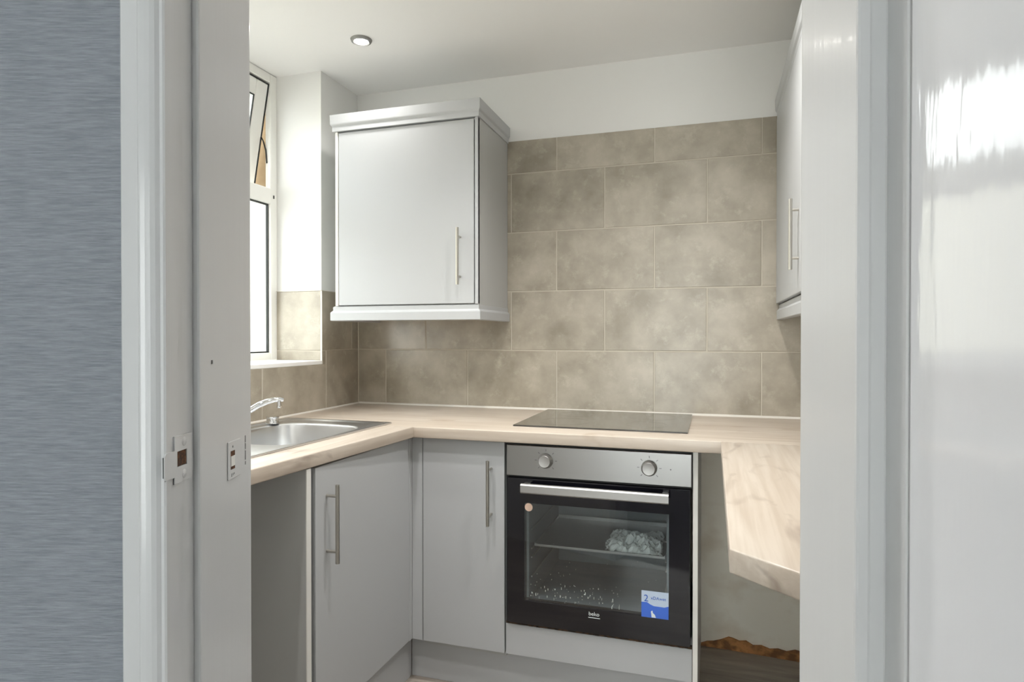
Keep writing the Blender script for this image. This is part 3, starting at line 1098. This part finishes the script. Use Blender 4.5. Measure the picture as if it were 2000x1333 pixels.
# small white specks, mostly on the lower glass
b = bmesh.new()
rs = random.Random(3)
for i in range(90):
    x = 1.0 + rs.random() ** 1.2 * .30
    z = .350 + abs(rs.gauss(0, .035))
    if z > .46:
        continue
    w, h = .0008 + rs.random() * .0018, .001 + rs.random() ** 3 * .010
    box(b, x, x + w, OF + .0045, OF + .0055, z, z + h)
for i in range(26):
    x, z = 1.0 + rs.random() * .43, .40 + rs.random() * .2
    w = .0006 + rs.random() * .001
    box(b, x, x + w, OF + .0045, OF + .0055, z, z + w)
part('glass_specks', b, M['speck'], od, label='white specks behind the oven glass', kind='stuff')

# tray and plastic wrap left in the oven
b = bmesh.new()
box(b, 1.002, 1.432, -.525, -.18, .5080, .5095)
box(b, 1.002, 1.432, -.529, -.525, .5075, .5155)
box(b, 1.002, 1.432, -.18, -.176, .508, .522)
box(b, 1.000, 1.003, -.529, -.176, .508, .519)
box(b, 1.431, 1.434, -.529, -.176, .508, .519)
top('baking_tray', b, M['steel_panel'], 'shallow metal tray on the middle rails inside the oven', 'tray')
b = bmesh.new()
N = 34
g = [[None] * N for _ in range(N)]
for i in range(N):
    for j in range(N):
        u, v = i / (N - 1), j / (N - 1)
        x = 1.235 + u * .185
        y = -.515 + v * .20
        e = min(u, 1 - u, v, 1 - v) * 2
        h = .048 * (e ** .45) * (.55 + .75 * mnoise.noise(Vector((x * 26, y * 24, 1.3))))
        h += .018 * mnoise.noise(Vector((x * 75, y * 75, 4.1)))
        g[i][j] = b.verts.new((x + .01 * mnoise.noise(Vector((x * 40, y * 40, 9))), y, .5105 + max(h, 0)))
for i in range(N - 1):
    for j in range(N - 1):
        b.faces.new((g[i][j], g[i + 1][j], g[i + 1][j + 1], g[i][j + 1]))
top('plastic_wrap', b, M['foil'], 'crumpled whitish plastic wrap on the oven tray', 'wrap')

# ================================================================== SINK AND TAP
sk = empty('sink', (.27, -1.0, WT), 'inset stainless steel sink with one bowl in the left worktop', 'sink')


def superell(cx, cy, ax, ay, n, N=72):
    out = []
    for k in range(N):
        a = 2 * math.pi * k / N
        c, s = math.cos(a), math.sin(a)
        out.append((cx + ax * math.copysign(abs(c) ** (2 / n), c), cy + ay * math.copysign(abs(s) ** (2 / n), s)))
    return out


rimz = WT + .0055
outer = [(.040, -.578), (sfront(-.578), -.578), (sfront(-1.50), -1.50), (.040, -1.50)]
NS = 96
hole = superell(bowl_cx, bowl_cy, .168, .205, 4.2, NS)
dish = superell(.2585, -.975, .194, .378, 8, NS)
part('sink_top', prism(bmesh.new(), outer, WT + .0003, rimz, bev=.001, seg=2, holes=[dish]), M['sink_steel'], sk, sm=True)


def lerp2(p, q, t):
    return (p[0] + (q[0] - p[0]) * t, p[1] + (q[1] - p[1]) * t)


def shrink(s):
    return [(bowl_cx + (x - bowl_cx) * s, bowl_cy + (y - bowl_cy) * s) for x, y in hole]


# pressed ledge: a small step inside the flange, a slope to the bowl, a rounded lip, the bowl walls and floor
lip = shrink(1.06)
prof = [(dish, rimz), ([lerp2(p, q, .04) for p, q in zip(dish, lip)], rimz - .0005), ([lerp2(p, q, .12) for p, q in zip(dish, lip)], rimz - .0030),
        ([lerp2(p, q, .5) for p, q in zip(dish, lip)], rimz - .0038), (lip, rimz - .0047), (shrink(1.035), rimz - .0062), (shrink(1.012), rimz - .0090),
        (shrink(1.0), rimz - .017), (shrink(.955), rimz - .105), (shrink(.925), rimz - .135), (shrink(.87), rimz - .153), (shrink(.78), rimz - .160), (shrink(.12), rimz - .163)]
b = bmesh.new()
rings = [[b.verts.new((x, y, z)) for x, y in lp] for lp, z in prof]
for a_, c_ in zip(rings, rings[1:]):
    for i in range(NS):
        b.faces.new((a_[i], a_[(i + 1) % NS], c_[(i + 1) % NS], c_[i]))
b.faces.new(rings[-1])
bmesh.ops.recalc_face_normals(b, faces=b.faces[:])
for f in b.faces:
    f.normal_flip() if f.normal.z < -.5 else None
part('bowl', b, M['sink_steel'], sk, sm=True)
b = lathe(bmesh.new(), [(0, .004), (.020, .004), (.036, .0025), (.042, 0)], 28, (bowl_cx, bowl_cy, rimz - .163))
part('waste', b, M['chrome'], sk, sm=True)
for k in range(6):
    y = -1.22 - k * .018
    part('drainer_rib', tube(bmesh.new(), [(.12, y, rimz - .0015), (.36, y, rimz - .0015)], .0025, 8), M['sink_steel'], sk)
b = lathe(bmesh.new(), [(.0225, 0), (.0225, .004), (.0205, .007), (.0205, .019), (.0222, .021), (.0212, .0245), (0, .025)], 28, (.090, -.722, rimz - .0015))
top('tap_hole_cap', b, M['chrome'], 'small chrome cap on the ledge behind the sink bowl', 'cap', sm=True)

tx, ty = .072, -.940
tp = empty('tap', (tx, ty, rimz), 'chrome swivel-spout kitchen tap over the sink', 'tap')
b = bmesh.new()
lathe(b, [(.026, -.002), (.026, .006), (.021, .010), (.020, .040), (.022, .044), (.022, .060), (.018, .068), (0, .070)], 28, (tx, ty, rimz))
part('tap_body', b, M['chrome'], tp, sm=True)
P = [(.078, -.935, .930), (.093, -.922, .948), (.113, -.905, .966), (.135, -.887, .982), (.152, -.871, .996), (.168, -.853, 1.005), (.182, -.832, 1.0105), (.194, -.816, 1.0105), (.200, -.808, 1.0085)]
part('spout', tube(bmesh.new(), P, [.0115, .0112, .0108, .0104, .0100, .0094, .0085, .0074, .0060], 16), M['chrome'], tp, sm=True)
part('nozzle', lathe(bmesh.new(), [(0, 0), (.0070, 0), (.0078, .005), (.0066, .014), (.0060, .024), (0, .026)], 20, (.1945, -.8225, .9825)), M['chrome'], tp, sm=True)
part('lever', tube(bmesh.new(), [(tx, ty, .976), (.082, -.965, .996), (.10, -1.00, 1.006)], [.008, .007, .006], 12), M['chrome'], tp, sm=True)

# ================================================================== BROKEN PLASTER AT THE FOOT OF THE WALL
b = bmesh.new()
rs = random.Random(11)
prof = [(1.537, .008, .0), (1.56, .018, -.002), (1.585, .022, -.002), (1.612, .032, -.004), (1.640, .046, -.004), (1.655, .044, -.006), (1.68, .036, -.008),
        (1.705, .040, -.010), (1.73, .026, -.010), (1.76, .030, -.014), (1.79, .021, -.014), (1.82, .026, -.018), (1.85, .020, -.02), (1.88, .030, -.022),
        (1.92, .024, -.024), (1.94, .026, -.026)]
for (xa, ha, fa), (xb, hb_, fb) in zip(prof, prof[1:]):
    v = [b.verts.new(p) for p in [(xa, .0064, 0), (xb, .0064, 0), (xb, .0064, hb_), (xa, .0064, ha),
                                  (xa, .004 + fa - .008, 0), (xb, .004 + fb - .008, 0), (xb, .002 + fb * .3, hb_ * .96), (xa, .002 + fa * .3, ha * .96)]]
    for f in [(4, 5, 6, 7), (3, 7, 6, 2), (0, 4, 7, 3), (1, 2, 6, 5), (0, 1, 5, 4)]:
        b.faces.new([v[i] for i in f])
bmesh.ops.recalc_face_normals(b, faces=b.faces[:])
top('trim_4', b, M['broken'], 'broken brown plaster edge at the foot of the bare wall', kind='structure')
